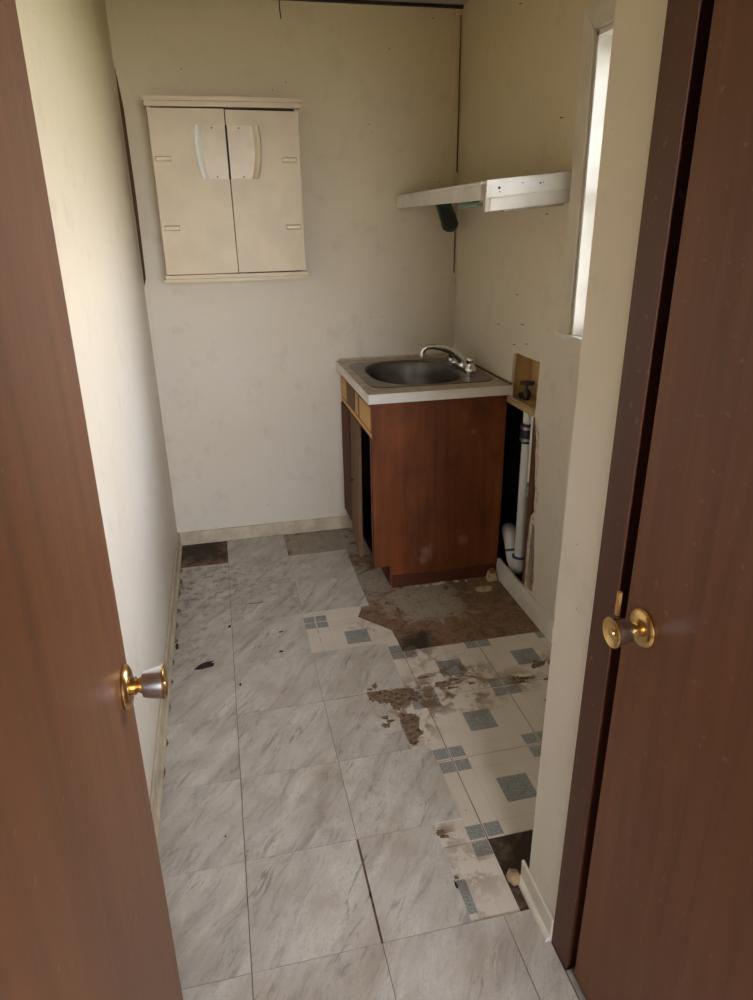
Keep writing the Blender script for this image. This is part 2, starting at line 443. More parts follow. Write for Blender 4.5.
AX = {'X': lambda a, b, c: (c, a, b), 'Y': lambda a, b, c: (a, c, b), 'Z': lambda a, b, c: (a, b, c)}
def prism(name, outline, axis, lo, hi, mat, parent=None, holes=(), origin=None):
    """extrude a 2D outline (with holes): axis X takes (y,z), Y takes (x,z), Z takes (x,y)"""
    fn = AX[axis]
    loops = [list(outline)] + [list(h) for h in holes]
    tris = tessellate_polygon([[Vector((a, c, 0)) for a, c in lp] for lp in loops])
    flat = [p for lp in loops for p in lp]
    n = len(flat)
    v = [fn(a, c, lo) for a, c in flat] + [fn(a, c, hi) for a, c in flat]
    f = [tuple(t) for t in tris] + [tuple(i+n for i in t) for t in tris]
    k = 0
    for lp in loops:
        for i in range(len(lp)):
            j = (i+1) % len(lp)
            f.append((k+i, k+j, n+k+j, n+k+i))
        k += len(lp)
    if origin:
        v = [tuple(p-q for p, q in zip(x, origin)) for x in v]
    o = pyd(name, v, f, mat, None)
    if origin:
        o.location = origin
    if parent:
        o.parent = parent
        o.matrix_parent_inverse = pinv(parent)
    return o

def rect(a0, b0, a1, b1):
    return [(a0, b0), (a1, b0), (a1, b1), (a0, b1)]

def frame(axis):
    a = Vector(axis).normalized()
    u = a.cross(Vector((0, 0, 1)) if abs(a.z) < 0.9 else Vector((1, 0, 0))).normalized()
    return a, u, a.cross(u)

def lathe(name, prof, origin, axis, mat, parent=None, seg=28, smooth=True, matfn=None):
    a, u, w2 = frame(axis)
    o = Vector(origin)
    v, f = [], []
    for r, h in prof:
        for k in range(seg):
            t = 2*math.pi*k/seg
            v.append(o + a*h + (u*math.cos(t) + w2*math.sin(t))*max(r, 1e-5))
    for i in range(len(prof)-1):
        for k in range(seg):
            k2 = (k+1) % seg
            f.append((i*seg+k, i*seg+k2, (i+1)*seg+k2, (i+1)*seg+k))
    f.append(tuple(range(seg)))
    f.append(tuple((len(prof)-1)*seg+k for k in range(seg)))
    ob = pyd(name, v, f, mat, parent, smooth)
    ob.data.set_sharp_from_angle(angle=math.radians(38))
    return ob

def tube(name, pts, rad, mat, parent=None, seg=16, sub=4):
    P = [Vector(p) for p in pts]
    R_ = rad if isinstance(rad, (list, tuple)) else [rad]*len(P)
    # catmull-rom refinement
    Q, RR = [], []
    for i in range(len(P)-1):
        p0, p1, p2, p3 = P[max(i-1, 0)], P[i], P[i+1], P[min(i+2, len(P)-1)]
        for s in range(sub):
            t = s/sub
            Q.append(0.5*((2*p1)+(p2-p0)*t+(2*p0-5*p1+4*p2-p3)*t*t+(3*p1-p0-3*p2+p3)*t**3))
            RR.append(R_[i]*(1-t)+R_[i+1]*t)
    Q.append(P[-1]); RR.append(R_[-1])
    v, f = [], []
    d = (Q[1]-Q[0]).normalized()
    _, u, _ = frame(d)
    for i, q in enumerate(Q):
        d2 = (Q[min(i+1, len(Q)-1)]-Q[max(i-1, 0)]).normalized()
        u = (u - d2*u.dot(d2)).normalized()
        w2 = d2.cross(u)
        for k in range(seg):
            t = 2*math.pi*k/seg
            v.append(q+(u*math.cos(t)+w2*math.sin(t))*RR[i])
    for i in range(len(Q)-1):
        for k in range(seg):
            k2 = (k+1) % seg
            f.append((i*seg+k, i*seg+k2, (i+1)*seg+k2, (i+1)*seg+k))
    f.append(tuple(range(seg))); f.append(tuple((len(Q)-1)*seg+k for k in range(seg)))
    ob = pyd(name, v, f, mat, parent, True)
    ob.data.set_sharp_from_angle(angle=math.radians(50))
    return ob

def empty(name, loc, label=None, cat=None, group=None, kind=None):
    o = bpy.data.objects.new(name, None)
    col.objects.link(o)
    o.location = loc
    o.empty_display_size = 0.05
    return tag(o, label, cat, group, kind)

def tag(o, label=None, cat=None, group=None, kind=None):
    if label: o['label'] = label
    if cat: o['category'] = cat
    if group: o['group'] = group
    if kind: o['kind'] = kind
    return o

def struct(o, label=None, cat=None):
    return tag(o, label, cat, None, 'structure')

def ragged(poly, step=0.012, amp=0.004, rnd=random):
    out = []
    for i in range(len(poly)):
        a, c = Vector(poly[i]), Vector(poly[(i+1) % len(poly)])
        n = max(1, int((c-a).length/step))
        d = (c-a)
        nrm = Vector((-d.y, d.x)).normalized() if d.length else Vector((0, 0))
        for k in range(n):
            p = a+d*k/n
            if k:
                p = p+nrm*rnd.uniform(-amp, amp)
            out.append((p.x, p.y))
    return out

# ------------------------------------------------------------------ room shell
# floor: rotten subfloor slab with two layers of vinyl tiles on it
floor = struct(box('floor', (-2.2, HY, -0.10), (1.40, YB+0.1, -0.006), 'sub'), 'worn floor of marble-look vinyl tiles over older patterned tiles and rotten subfloor', 'floor')

# back wall with open gaps in both corners
back = prism('wall_back', [
    (XL-0.02, -0.1), (1.42, -0.1), (1.42, 2.462), (XL-0.02, 2.462)], 'Y', YB, YB+0.014, 'wall',
    holes=[[(-0.2505, 1.32), (-0.238, 1.36), (-0.2330, 1.7), (-0.2350, 2.05), (-0.2505, 2.22)],
           [(1.2565, 1.34), (1.2655, 1.34), (1.2665, 1.62), (1.2575, 1.62)],
           [(1.2600, 1.80), (1.2690, 1.80), (1.2690, 2.44), (1.2620, 2.44)]])
struct(back, 'cream painted back wall behind the wall cabinet and sink', 'wall')
struct(box('wall_sheathing', (-0.40, YB+0.09, -0.1), (1.5, YB+0.13, 2.6), 'sheath'), 'board sheathing blackened as shade inside the back wall', 'wall')
box('gap_shade_board', (XL-0.03, YB+0.020, 0.0), (XL+0.06, YB+0.085, 2.45), 'stud', back)  # brown board added behind the corner gap to tint its shade
# left wall
left = struct(box('wall_left', (XL-0.10, -0.90, -0.1), (XL, YB+0.1, 2.6), 'wall'), 'cream painted left wall beyond the open door', 'wall')

# right wall: window opening, torn-out hole and valve recess
hole_low = [(1.76, 0.02), (1.372, 0.02), (1.368, 0.08), (1.370, 0.15), (1.364, 0.2166), (1.369, 0.29), (1.361, 0.36), (1.352, 0.43),
            (1.327, 0.458), (1.334, 0.50), (1.331, 0.55), (1.341, 0.5956), (1.345, 0.65), (1.353, 0.70), (1.354, 0.76), (1.366, 0.80), (1.378, 0.845), (1.76, 0.846)]
slit = [(1.338, 0.098), (1.312, 0.118), (1.303, 0.16), (1.309, 0.24), (1.314, 0.33), (1.322, 0.405), (1.335, 0.40), (1.341, 0.30), (1.340, 0.2)]
vbox = [(1.648, 0.872), (1.391, 0.868), (1.386, 0.95), (1.379, 1.069), (1.44, 1.067), (1.52, 1.066), (1.60, 1.068), (1.634, 1.058), (1.640, 0.98)]
right = prism('wall_right', [(0.04, -0.1), (YB+0.02, -0.1), (YB+0.02, 2.55), (0.04, 2.55)], 'X', XR, XR+0.013, 'wall',
              holes=[hole_low, slit, vbox, rect(WY0, WZ0, WY1, WZ1)])
struct(right, 'cream right wall with a torn-out hole beside the sink cabinet', 'wall')
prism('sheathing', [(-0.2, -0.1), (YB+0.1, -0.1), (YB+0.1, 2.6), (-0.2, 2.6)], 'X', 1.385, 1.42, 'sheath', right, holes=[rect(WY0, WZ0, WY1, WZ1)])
for y0, y1, z1 in ((1.388, 1.436, 0.846), (2.10, 2.14, 2.45), (1.19, 1.23, 2.45)):
    box('stud', (1.287, y0, 0.0), (1.375, y1, z1), 'stud', right, 0.002)
box('sole_plate', (1.286, 0.06, -0.01), (1.38, 2.4, 0.03), 'stud', right)
# valve recess lined with pine boards
box('recess_board', (1.362, 1.36, 0.84), (1.374, 1.66, 1.09), 'box', right)
box('recess_board', (1.285, 1.645, 0.84), (1.372, 1.657, 1.09), 'box', right)
box('recess_board', (1.285, 1.366, 0.85), (1.372, 1.378, 1.09), 'box', right)
box('recess_board', (1.285, 1.36, 1.070), (1.372, 1.66, 1.082), 'box', right)
box('recess_board', (1.262, 1.395, 0.846), (1.372, 1.66, 0.868), 'box', right, 0.006)
box('recess_lip', (1.2685, 1.388, 0.847), (1.2735, 1.66, 0.856), 'white', right)
# torn paper edge of the hole, stained below
edge = [(1.368, 0.06), (1.370, 0.15), (1.364, 0.2166), (1.369, 0.29), (1.361, 0.36), (1.352, 0.43), (1.327, 0.458), (1.334, 0.50), (1.331, 0.55), (1.341, 0.5956), (1.345, 0.65), (1.353, 0.70), (1.354, 0.76), (1.366, 0.80), (1.378, 0.845)]
random.seed(3)
for i in range(len(edge)-1):
    (y0, z0), (y1, z1) = edge[i], edge[i+1]
    wd = random.uniform(0.010, 0.024)
    prism('torn_paper', [(y0+0.003, z0), (y1+0.003, z1), (y1-wd, z1-0.003), (y0-wd*0.8, z0+0.004)], 'X', XR-0.0035, XR+0.002, 'gypsum' if z0 > 0.22 else 'stain', right)
prism('torn_paper', ragged([(1.352, 0.43), (1.345, 0.435), (1.334, 0.38), (1.343, 0.2), (1.341, 0.10), (1.366, 0.08), (1.364, 0.2166), (1.366, 0.3)], 0.02, 0.002), 'X', XR-0.006, XR-0.002, 'gypsum', right)
prism('water_stain', ragged([(1.338, 0.098), (1.300, 0.10), (1.292, 0.16), (1.303, 0.24), (1.309, 0.30), (1.308, 0.17), (1.318, 0.115)], 0.015, 0.003), 'X', XR-0.0015, XR+0.001, 'stain', right)

# near partition on the right with the closed door
stub = struct(hexa('wall_right_near', [(XN, -0.125, -0.1), (1.40, -0.125, -0.1), (1.40, 0.058, -0.1), (XN, 0.058, -0.1),
                                       (XN, -0.125, 2.6), (1.40, -0.125, 2.6), (1.40, 0.024, 2.6), (XN, 0.024, 2.6)], 'wall'), 'short cream wall end between the kitchen and the closed brown door', 'wall')
struct(box('light_block_slab', (0.77, -1.0, -0.1), (0.87, -0.126, 2.6), 'wall'), 'unseen slab added behind the closed brown door to block light', 'wall')  # slab added so daylight does not leak in round the door
struct(box('wall_header', (XN, -1.0, 2.06), (0.769, -0.126, 2.6), 'wall'), 'wall above the closed brown door', 'wall')
# ceiling
struct(box('ceiling', (-2.3, HY, ZC), (1.42, YB+0.13, ZC+0.08), 'ceiling'), 'dingy ceiling board above the back wall', 'ceiling')
# hall behind the camera
struct(prism('wall_doorway', [(-2.2, -0.1), (-0.17, -0.1), (-0.17, 2.05), (0.69, 2.05), (0.69, -0.1), (1.40, -0.1), (1.40, 2.6), (-2.2, 2.6)], 'Y', -1.0, -0.90, 'wall'), 'wall around the doorway the view looks through', 'wall')
struct(box('wall_hall_left', (-2.3, HY, -0.1), (-2.2, -0.9, 2.6), 'wall'), 'left wall of the hall behind the doorway', 'wall')
struct(box('wall_hall_right', (1.40, HY, -0.1), (1.50, -0.9, 2.6), 'wall'), 'right wall of the hall behind the doorway', 'wall')
struct(prism('wall_hall_front', rect(-2.3, -0.1, 1.5, 2.6), 'Y', HY-0.1, HY, 'wall', holes=[rect(HX0, HZ0, HX1, HZ1)]), 'hall wall with an added opening that lets in light behind the viewer', 'wall')
struct(box('ground', (-14, -16, -0.6), (18, 14, -0.5), 'ground'), 'lawn outside the house', 'ground')

# ------------------------------------------------------------------ skirtings and corner trims
def baseboard(name, p0, p1, inward, h, th, label, mat='trim', shoe=0.0, lean=0.0):
    """p0,p1 on the wall face; inward = unit vector into the room"""
    r = empty(name, (p0[0], p0[1], 0), label, 'baseboard', None, 'structure')
    p0, p1, n = Vector((*p0, 0)), Vector((*p1, 0)), Vector((*inward, 0))
    a, c = p0+n*0.0005, p0+n*(th+lean)
    a1, c1 = p1+n*0.0005, p1+n*(th+lean)
    t = Vector((0, 0, h)); z0 = Vector((0, 0, -0.005))
    hexa('board', [a+z0, a1+z0, c1+z0, c+z0, a+t, a1+t, c1+t-n*lean, c+t-n*lean], mat, r, 0.002)
    if shoe:
        q, q1 = p0+n*(th+lean), p1+n*(th+lean)
        v, f = [], []
        K = 6
        for base in (q, q1):
            v.append(base+z0)
            for k in range(K+1):
                ang = math.pi/2*k/K
                v.append(base+n*shoe*math.cos(ang)+Vector((0, 0, shoe*1.3*math.sin(ang))))
        S = K+2
        for k in range(S):
            f.append((k, (k+1) % S, S+(k+1) % S, S+k))
        f.append(tuple(range(S))); f.append(tuple(range(S, 2*S)))
        pyd('shoe_moulding', v, f, mat, r)
    return r

baseboard('baseboard_left', (XL, -0.85), (XL, YB), (1, 0), 0.072, 0.009, 'cream baseboard with shoe moulding along the left wall', 'trim', 0.010)
baseboard('baseboard_back', (XL+0.012, YB), (0.70, YB), (0, -1), 0.068, 0.014, 'cream baseboard along the back wall left of the sink cabinet')
baseboard('baseboard_right', (XR, 0.06), (XR, 1.655), (-1, 0), 0.088, 0.014, 'white baseboard below the hole in the right wall', 'white', 0.0, 0.008)
baseboard('baseboard_near', (XN, -0.087), (XN, 0.084), (-1, 0), 0.068, 0.008, 'short white baseboard at the foot of the near wall end', 'white', 0.012)
# trims
struct(box('trim_1', (XL+0.0005, YB-0.006, 0.07), (XL+0.018, YB+0.002, 1.29), 'wall'), 'thin cream corner strip left of the wall cabinet', 'trim')
struct(box('trim_2', (1.235, YB-0.005, 0.07), (1.253, YB+0.002, 2.46), 'wall'), 'thin cream corner strip in the corner behind the sink', 'trim')
struct(box('trim_3', (0.30, YB-0.012, 2.462), (1.27, YB+0.005, 2.474), 'nail'), 'dark gap strip between ceiling and back wall', 'trim')

# ------------------------------------------------------------------ floor tiles
def tile_obj(name, poly, top, bot, mat, centre=None):
    if centre is None:
        xs = [p[0] for p in poly]; ys = [p[1] for p in poly]
        centre = ((min(xs)+max(xs))/2, (min(ys)+max(ys))/2)
    return prism(name, poly, 'Z', bot, top, mat, floor, origin=(centre[0], centre[1], 0.0))

G = 0.0007
XF = XL+0.0005
def marble_tile(x0, y0, x1, y1, poly=None, dz=0.0):
    if poly is None:
        poly = rect(x0+G, y0+G, x1-G, y1-G)
    return tile_obj('marble_tile', poly, dz, -0.003, 'tile')

random.seed(11)
# first column (cut against the left wall)
for k in range(-6, 7):
    y0, y1 = k*T, (k+1)*T
    if k == 6: y1 = 2.109
    if k == 4:
        y1 -= 0.0
    marble_tile(XF, y0, -0.0005, y1, None, random.uniform(-0.0004, 0.0006))
# second column
for k in range(-6, 8):
    y0, y1 = k*T, (k+1)*T
    if k == 7: y1 = 2.384
    g2 = 0.0026 if k == 0 else 0.0
    marble_tile(0, y0, T-g2, y1, None, random.uniform(-0.0004, 0.0006))
# third column
rag = random.Random(5)
t3 = {
    -1: rect(T+G, -T+G, 0.6095, -G),
    0: [(T+0.003, G), (0.5275, G), (0.5280, 0.05), (0.5265, 0.10), (0.5275, 0.16), (0.5255, 0.24), (0.5225, 0.27), (0.5270, T-G), (T+0.003, T-G)],
    1: [(T+G, T+G), (0.6090, T+G), (0.6085, 0.42), (0.6105, 0.50), (0.6040, 0.595), (0.5985, 2*T-G), (T+G, 2*T-G)],
    2: [(T+G, 2*T+G), (0.5455, 2*T+G), (0.5430, 0.66), (0.5405, 0.72), (0.5360, 0.77), (0.5315, 0.80), (0.5270, 0.835), (0.5080, 0.856),
        (0.4930, 0.858), (0.4860, 0.875), (0.4700, 0.872), (0.4680, 0.890), (0.4720, 3*T-G), (T+G, 3*T-G)],
    3: [(T+G, 3*T+G), (0.6045, 3*T+G+0.010), (0.6050, 1.05), (0.6035, 1.15), (0.6015, 1.205), (0.5900, 4*T-G), (T+G, 4*T-G)],
    5: rect(T+G, 5*T+0.004, 0.6015, 6*T-G),
    6: rect(T+G, 6*T+G, 0.6030, 2.108),
}
for k, poly in t3.items():
    marble_tile(0, 0, 0, 0, poly, 0.0003)
for k in range(-6, -1):
    marble_tile(T, k*T, 0.6095, (k+1)*T)
for k in range(-6, 0):
    marble_tile(0.6105, k*T, 0.6925 if k == -1 else 0.677, (k+1)*T)

# older patterned tiles, exposed where the marble tiles are gone
P0, PY = 0.6570, 0.2236
ox = [0.3515, 0.6570, 0.9645, 1.2700]
oy = [-0.081, 0.2236, 0.5360, 0.8490, 1.1500, 1.4465, 1.7515]
def old_tile(i, j, poly=None):
    x0, x1, y0, y1 = ox[i], ox[i+1], oy[j], oy[j+1]
    if poly is None:
        poly = rect(x0+0.0016, y0+0.0016, min(x1-0.0016, 1.2715), y1-0.0016)
    return tile_obj('patterned_tile', poly, -0.0032, -0.006, 'old', ((x0+x1)/2, (y0+y1)/2))
for j in (0, 1, 2, 3):
    old_tile(0, j)
    if j >= 1:
        old_tile(1, j); old_tile(2, j)
tile_obj('patterned_tile', [(0.297, 1.1509), (0.3506, 1.1509), (0.3506, 1.4456), (0.297, 1.4456)], -0.0032, -0.006, 'old', (0.199, 1.298))
tile_obj('patterned_tile', [(0.297, 1.4474), (0.3506, 1.4474), (0.3506, 1.56), (0.297, 1.56)], -0.0032, -0.006, 'old', (0.199, 1.599))
# two broken ones
b1 = ragged([(0.3524, 1.1509), (0.6561, 1.1509), (0.6561, 1.2264), (0.6535, 1.305), (0.5360, 1.4456), (0.3524, 1.4456)], 0.03, 0.002, rag)
old_tile(0, 4, b1)
b2 = ragged([(0.3524, 1.4474), (0.5355, 1.4474), (0.5600, 1.505), (0.5720, 1.560), (0.3524, 1.560)], 0.03, 0.002, rag)
old_tile(0, 5, b2)

# brown adhesive left where the marble tile tore away
random.seed(21)
def blob(cx, cy, rx, ry, n=18, j=0.3, rot=0.0):
    out = []
    for k in range(n):
        t = 2*math.pi*k/n
        s = random.uniform(1-j, 1+j)
        x, y = rx*s*math.cos(t), ry*s*math.sin(t)
        out.append((cx+x*math.cos(rot)-y*math.sin(rot), cy+x*math.sin(rot)+y*math.cos(rot)))
    return out
res = [(0.474, 0.880, 0.030, 0.018), (0.53, 0.885, 0.040, 0.026), (0.585, 0.878, 0.042, 0.033), (0.625, 0.865, 0.024, 0.02), (0.548, 0.845, 0.014, 0.018),
       (0.555, 0.80, 0.010, 0.016), (0.575, 0.742, 0.020, 0.028), (0.565, 0.685, 0.014, 0.026), (0.607, 0.735, 0.013, 0.016), (0.587, 0.70, 0.012, 0.02), (0.603, 0.69, 0.01, 0.012)]
rr = random.Random(17)
upper = [(0.468, 0.926), (0.490, 0.921), (0.520, 0.923), (0.560, 0.918), (0.600, 0.917), (0.622, 0.912), (0.634, 0.895), (0.640, 0.870), (0.652, 0.852), (0.634, 0.838),
         (0.610, 0.846), (0.590, 0.836), (0.566, 0.828), (0.556, 0.802), (0.541, 0.812), (0.536, 0.846), (0.515, 0.858), (0.498, 0.852), (0.490, 0.872), (0.472, 0.866), (0.464, 0.890)]
prism('adhesive_residue', ragged(upper, 0.007, 0.006, rr), 'Z', -0.0034, 0.0011, 'residue', floor)
lower = [(0.552, 0.790), (0.580, 0.778), (0.604, 0.772), (0.612, 0.745), (0.604, 0.728), (0.596, 0.700), (0.608, 0.684), (0.594, 0.668), (0.578, 0.650), (0.566, 0.625), (0.549, 0.622), (0.548, 0.66), (0.545, 0.70), (0.543, 0.745)]
prism('adhesive_residue', ragged(lower, 0.007, 0.006, rr), 'Z', -0.0034, -0.0021, 'residue', floor)
for cx, cy, rx, ry in ((0.498, 0.775, 0.012, 0.01), (0.490, 0.735, 0.013, 0.012), (0.503, 0.752, 0.006, 0.012), (0.512, 0.755, 0.012, 0.005), (0.50, 0.955, 0.009, 0.016), (0.478, 0.94, 0.01, 0.006)):
    prism('adhesive_residue', blob(cx, cy, rx, ry, 14, 0.35), 'Z', 0.0, 0.0013, 'residue', floor)
for cx, cy, rx, ry in ((0.69, 0.965, 0.02, 0.008), (0.74, 0.915, 0.028, 0.013), (0.80, 0.925, 0.022, 0.008), (0.775, 0.88, 0.02, 0.007), (0.85, 0.89, 0.013, 0.007), (1.025, 0.868, 0.026, 0.025), (1.065, 0.868, 0.03, 0.007),
                       (1.15, 0.945, 0.025, 0.018), (1.125, 0.93, 0.02, 0.012), (1.19, 0.93, 0.012, 0.014), (1.14, 0.845, 0.018, 0.01), (0.535, 0.272, 0.014, 0.012), (0.545, 0.258, 0.012, 0.006), (0.533, 0.128, 0.007, 0.006)):
    prism('adhesive_residue', blob(cx, cy, rx, ry, 16, 0.4), 'Z', -0.0034, -0.0022, 'residue', floor)
for y, ln, wd in ((2.05, 0.06, 0.012), (1.93, 0.07, 0.016), (1.80, 0.10, 0.012), (1.66, 0.05, 0.018), (1.52, 0.08, 0.010), (1.42, 0.05, 0.014), (1.26, 0.06, 0.008), (1.14, 0.04, 0.009), (0.98, 0.07, 0.006), (0.80, 0.05, 0.007), (0.66, 0.06, 0.005)):
    prism('dirt_strip', ragged([(-0.2325, y), (-0.2325+wd*0.5, y+ln*0.2), (-0.2325+wd, y+ln*0.5), (-0.2325+wd*0.4, y+ln*0.8), (-0.2325, y+ln)], 0.008, 0.002), 'Z', 0.0, 0.0009, 'residue', floor)
# blackened burn on a marble tile and small chips
prism('burn_mark', ragged([(-0.152, 1.222), (-0.118, 1.216), (-0.080, 1.226), (-0.073, 1.243), (-0.088, 1.250), (-0.075, 1.262), (-0.100, 1.262), (-0.112, 1.258), (-0.128, 1.250), (-0.140, 1.236)], 0.012, 0.003), 'Z', 0.0, 0.0012, 'grime', floor)
for cx, cy, rx, ry in ((0.20, 1.405, 0.010, 0.005), (0.186, 1.262, 0.009, 0.006), (0.018, 1.085, 0.004, 0.008), (-0.01, 1.50, 0.007, 0.009), (-0.222, 1.40, 0.006, 0.02), 
                       (0.304, 0.13, 0.003, 0.010), (0.12, 1.67, 0.045, 0.002), (-0.05, 0.40, 0.003, 0.003), (0.524, 0.105, 0.003, 0.012)):
    prism('dirt_fleck', blob(cx, cy, rx, ry, 10, 0.35), 'Z', 0.0, 0.0009, 'grime', floor)
# scraps of the lower floor layer at the near wall end
struct(box('trim_4', (0.694, -0.95, -0.0055), (0.750, -0.159, 0.004), 'threshold', None, 0.003), 'worn grey threshold under the closed brown door', 'threshold')

# ------------------------------------------------------------------ window in the right wall
win = empty('window_1', (XR, (WY0+WY1)/2, WZ0), 'bright window with cream casing on the right wall', 'window', None, 'structure')
cw = 0.076
def casing(p, name='casing', mat='casing', th=0.013):
    return prism(name, p, 'X', XR-th, XR-0.0005, mat, win)
casing([(WY1+0.004, WZ0), (WY1+cw, WZ0), (WY1+cw, WZ1+cw), (WY1+0.004, WZ1+0.004)])
casing([(WY0-cw, WZ0), (WY0-0.004, WZ0), (WY0-0.004, WZ1+0.004), (WY0-cw, WZ1+cw)])
casing([(WY0, WZ1+0.006), (WY1-0.001, WZ1+0.006), (WY1+cw-0.004, WZ1+cw), (WY0-cw+0.004, WZ1+cw)], 'casing', 'casing', 0.016)
box('stool', (XR-0.022, WY0-cw-0.01, WZ0-0.016), (1.40, WY1+cw+0.012, WZ0), 'white', win, 0.003)
box('apron', (XR-0.010, WY0-cw, WZ0-0.065), (XR-0.0005, WY1+cw-0.012, WZ0-0.017), 'wall', win, 0.002)
box('jamb', (XR-0.004, WY1-0.012, WZ0), (1.42, WY1, WZ1), 'white', win)
box('jamb', (XR-0.004, WY0, WZ0), (1.42, WY0+0.012, WZ1), 'white', win)
box('jamb', (XR-0.004, WY0, WZ1-0.012), (1.42, WY1, WZ1), 'white', win)
def sash(y0, z0, y1, z1, x):
    for lo, hi in (((x, y0, z0), (x+0.022, y1, z0+0.035)), ((x, y0, z1-0.035), (x+0.022, y1, z1)), ((x, y0, z0+0.035), (x+0.022, y0+0.032, z1-0.035)), ((x, y1-0.032, z0+0.035), (x+0.022, y1, z1-0.035))):
        box('sash_rail', lo, hi, 'white', win, 0.002)
    box('pane', (x+0.009, y0+0.03, z0+0.033), (x+0.012, y1-0.03, z1-0.033), 'glass', win)
mid = (WZ0+WZ1)/2
sash(WY0+0.013, WZ0+0.001, WY1-0.013, mid+0.02, 1.375)
sash(WY0+0.013, mid-0.02, WY1-0.013, WZ1-0.013, 1.399)

# ------------------------------------------------------------------ doors
def knob_set(door, origin, nx, label):
    o = Vector(origin); a = Vector((nx, 0, 0))
    k = empty('knob', origin); k.parent = door; k.matrix_parent_inverse = pinv(door); k['label'] = label
    lathe('rosette', [(0.0, 0.0), (0.033, 0.0), (0.034, 0.003), (0.032, 0.007), (0.027, 0.010), (0.020, 0.012), (0.012, 0.013), (0.0, 0.013)], o, a, 'brass', k)
    lathe('neck', [(0.0, 0.011), (0.0125, 0.012), (0.0135, 0.017), (0.0105, 0.020), (0.012, 0.023), (0.0135, 0.026), (0.0, 0.027)], o, a, 'brass', k)
    lathe('knob_body', [(0.0, 0.025), (0.012, 0.025), (0.0185, 0.027), (0.0205, 0.032), (0.0228, 0.043), (0.0252, 0.055), (0.0252, 0.057), (0.0, 0.057)], o, a, 'satin', k, 32)
    lathe('knob_face', [(0.0254, 0.0555), (0.0260, 0.058), (0.0250, 0.0595), (0.0215, 0.0590), (0.0200, 0.0580), (0.010, 0.0573), (0.0075, 0.0573), (0.0065, 0.0600), (0.0, 0.0605)], o, a, 'brass', k, 32)
    return k

# open door on the left: hinged near the viewer, standing along the left wall
d1 = empty('door_1', (-0.135, -0.88, 0.0), 'open brown veneer door with brass knob at the left edge', 'door', None, 'structure')
slab = box('door_slab', (-0.155, -0.895, 0.012), (-0.120, -0.135, 2.03), 'door', d1, 0.003)
knob_set(d1, (-0.120, -0.186, 0.946), 1, 'brass and steel knob on the open door')
for z in (0.25, 1.78):
    box('hinge', (-0.158, -0.905, z), (-0.125, -0.893, z+0.09), 'brass', d1)
box('latch_plate', (-0.149, -0.1355, 0.915), (-0.126, -0.1335, 0.975), 'brass', d1)
d1.rotation_euler = (0, math.radians(0.55), 0)
d1.location.x += -0.009
# closed door on the right
d2 = empty('door_2', (0.73, -0.55, 0.0), 'closed dark brown door with brass knob at the right edge', 'door', None, 'structure')
hexa('door_slab', [(0.702, -0.95, 0.012), (0.737, -0.95, 0.012), (0.737, -0.179, 0.012), (0.702, -0.179, 0.012),
                   (0.702, -0.95, 2.03), (0.737, -0.95, 2.03), (0.737, -0.198, 2.03), (0.702, -0.198, 2.03)], 'door', d2, 0.003)
knob_set(d2, (0.702, -0.241, 0.954), -1, 'brass and steel knob on the closed door')
jm = empty('trim_5', (XN, -0.13, 0), 'red brown door casing beside the closed door', 'door casing', None, 'structure')
hexa('casing', [(XN-0.004, -0.158, -0.003), (XN-0.0005, -0.158, -0.003), (XN-0.0005, -0.088, -0.003), (XN-0.004, -0.088, -0.003),
                (XN-0.004, -0.183, 2.1), (XN-0.0005, -0.183, 2.1), (XN-0.0005, -0.112, 2.1), (XN-0.004, -0.112, 2.1)], 'jamb', jm, 0.001)
box('jamb', (XN+0.0005, -0.152, -0.003), (0.765, -0.1255, 2.06), 'jamb', jm)
box('strike_plate', (0.6925, -0.1775, 0.940), (0.6985, -0.1700, 0.985), 'tan', jm)
box('door_stop', (0.7385, -0.216, -0.003), (0.765, -0.1525, 2.05), 'jamb', jm)

# ------------------------------------------------------------------ wall cabinet
wc = empty('wall_cabinet', (0.18, YB, 1.355), 'beige two-door wall cabinet with white curved handles hanging on the back wall', 'cabinet')
FX0, FX1, FY = -0.1322, 0.4832, 2.200
CZ0, CZ1 = 1.3532, 2.0678
def carcass():
    box('side_panel', (FX0, FY+0.004, CZ0+0.03), (FX0+0.016, YB-0.001, CZ1-0.03), 'beige', wc, 0.002)
    box('side_panel', (FX1-0.016, FY+0.004, CZ0+0.03), (FX1, YB-0.001, CZ1-0.03), 'beige', wc, 0.002)
    box('back_panel', (FX0+0.017, YB-0.010, CZ0+0.03), (FX1-0.017, YB-0.001, CZ1-0.03), 'beige', wc)
    box('inner_shelf', (FX0+0.017, FY+0.03, 1.70), (FX1-0.017, YB-0.012, 1.714), 'beige', wc)
carcass()
def ledge(name, z0, z1, over, bow):
    """board with a gently bowed front edge"""
    n = 16
    pts = [(FX0-over, YB-0.001)]
    for k in range(n+1):
        t = k/n
        pts.append((FX0-over+(FX1-FX0+2*over)*t, FY-0.014-bow*math.sin(math.pi*t)))
    pts.append((FX1+over, YB-0.001))
    return prism(name, pts, 'Z', z0, z1, 'beige', wc)
ledge('top_ledge', CZ1-0.016, CZ1, 0.012, 0.016)
ledge('top_fascia', CZ1-0.036, CZ1-0.0165, 0.006, 0.006)
ledge('bottom_fascia', CZ0+0.012, CZ0+0.028, 0.004, 0.004)
ledge('bottom_ledge', CZ0-0.002, CZ0+0.0115, 0.010, 0.014)
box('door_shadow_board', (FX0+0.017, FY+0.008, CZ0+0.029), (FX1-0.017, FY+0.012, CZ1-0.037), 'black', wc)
DZ0, DZ1 = CZ0+0.0305, CZ1-0.041
XM = 0.1775
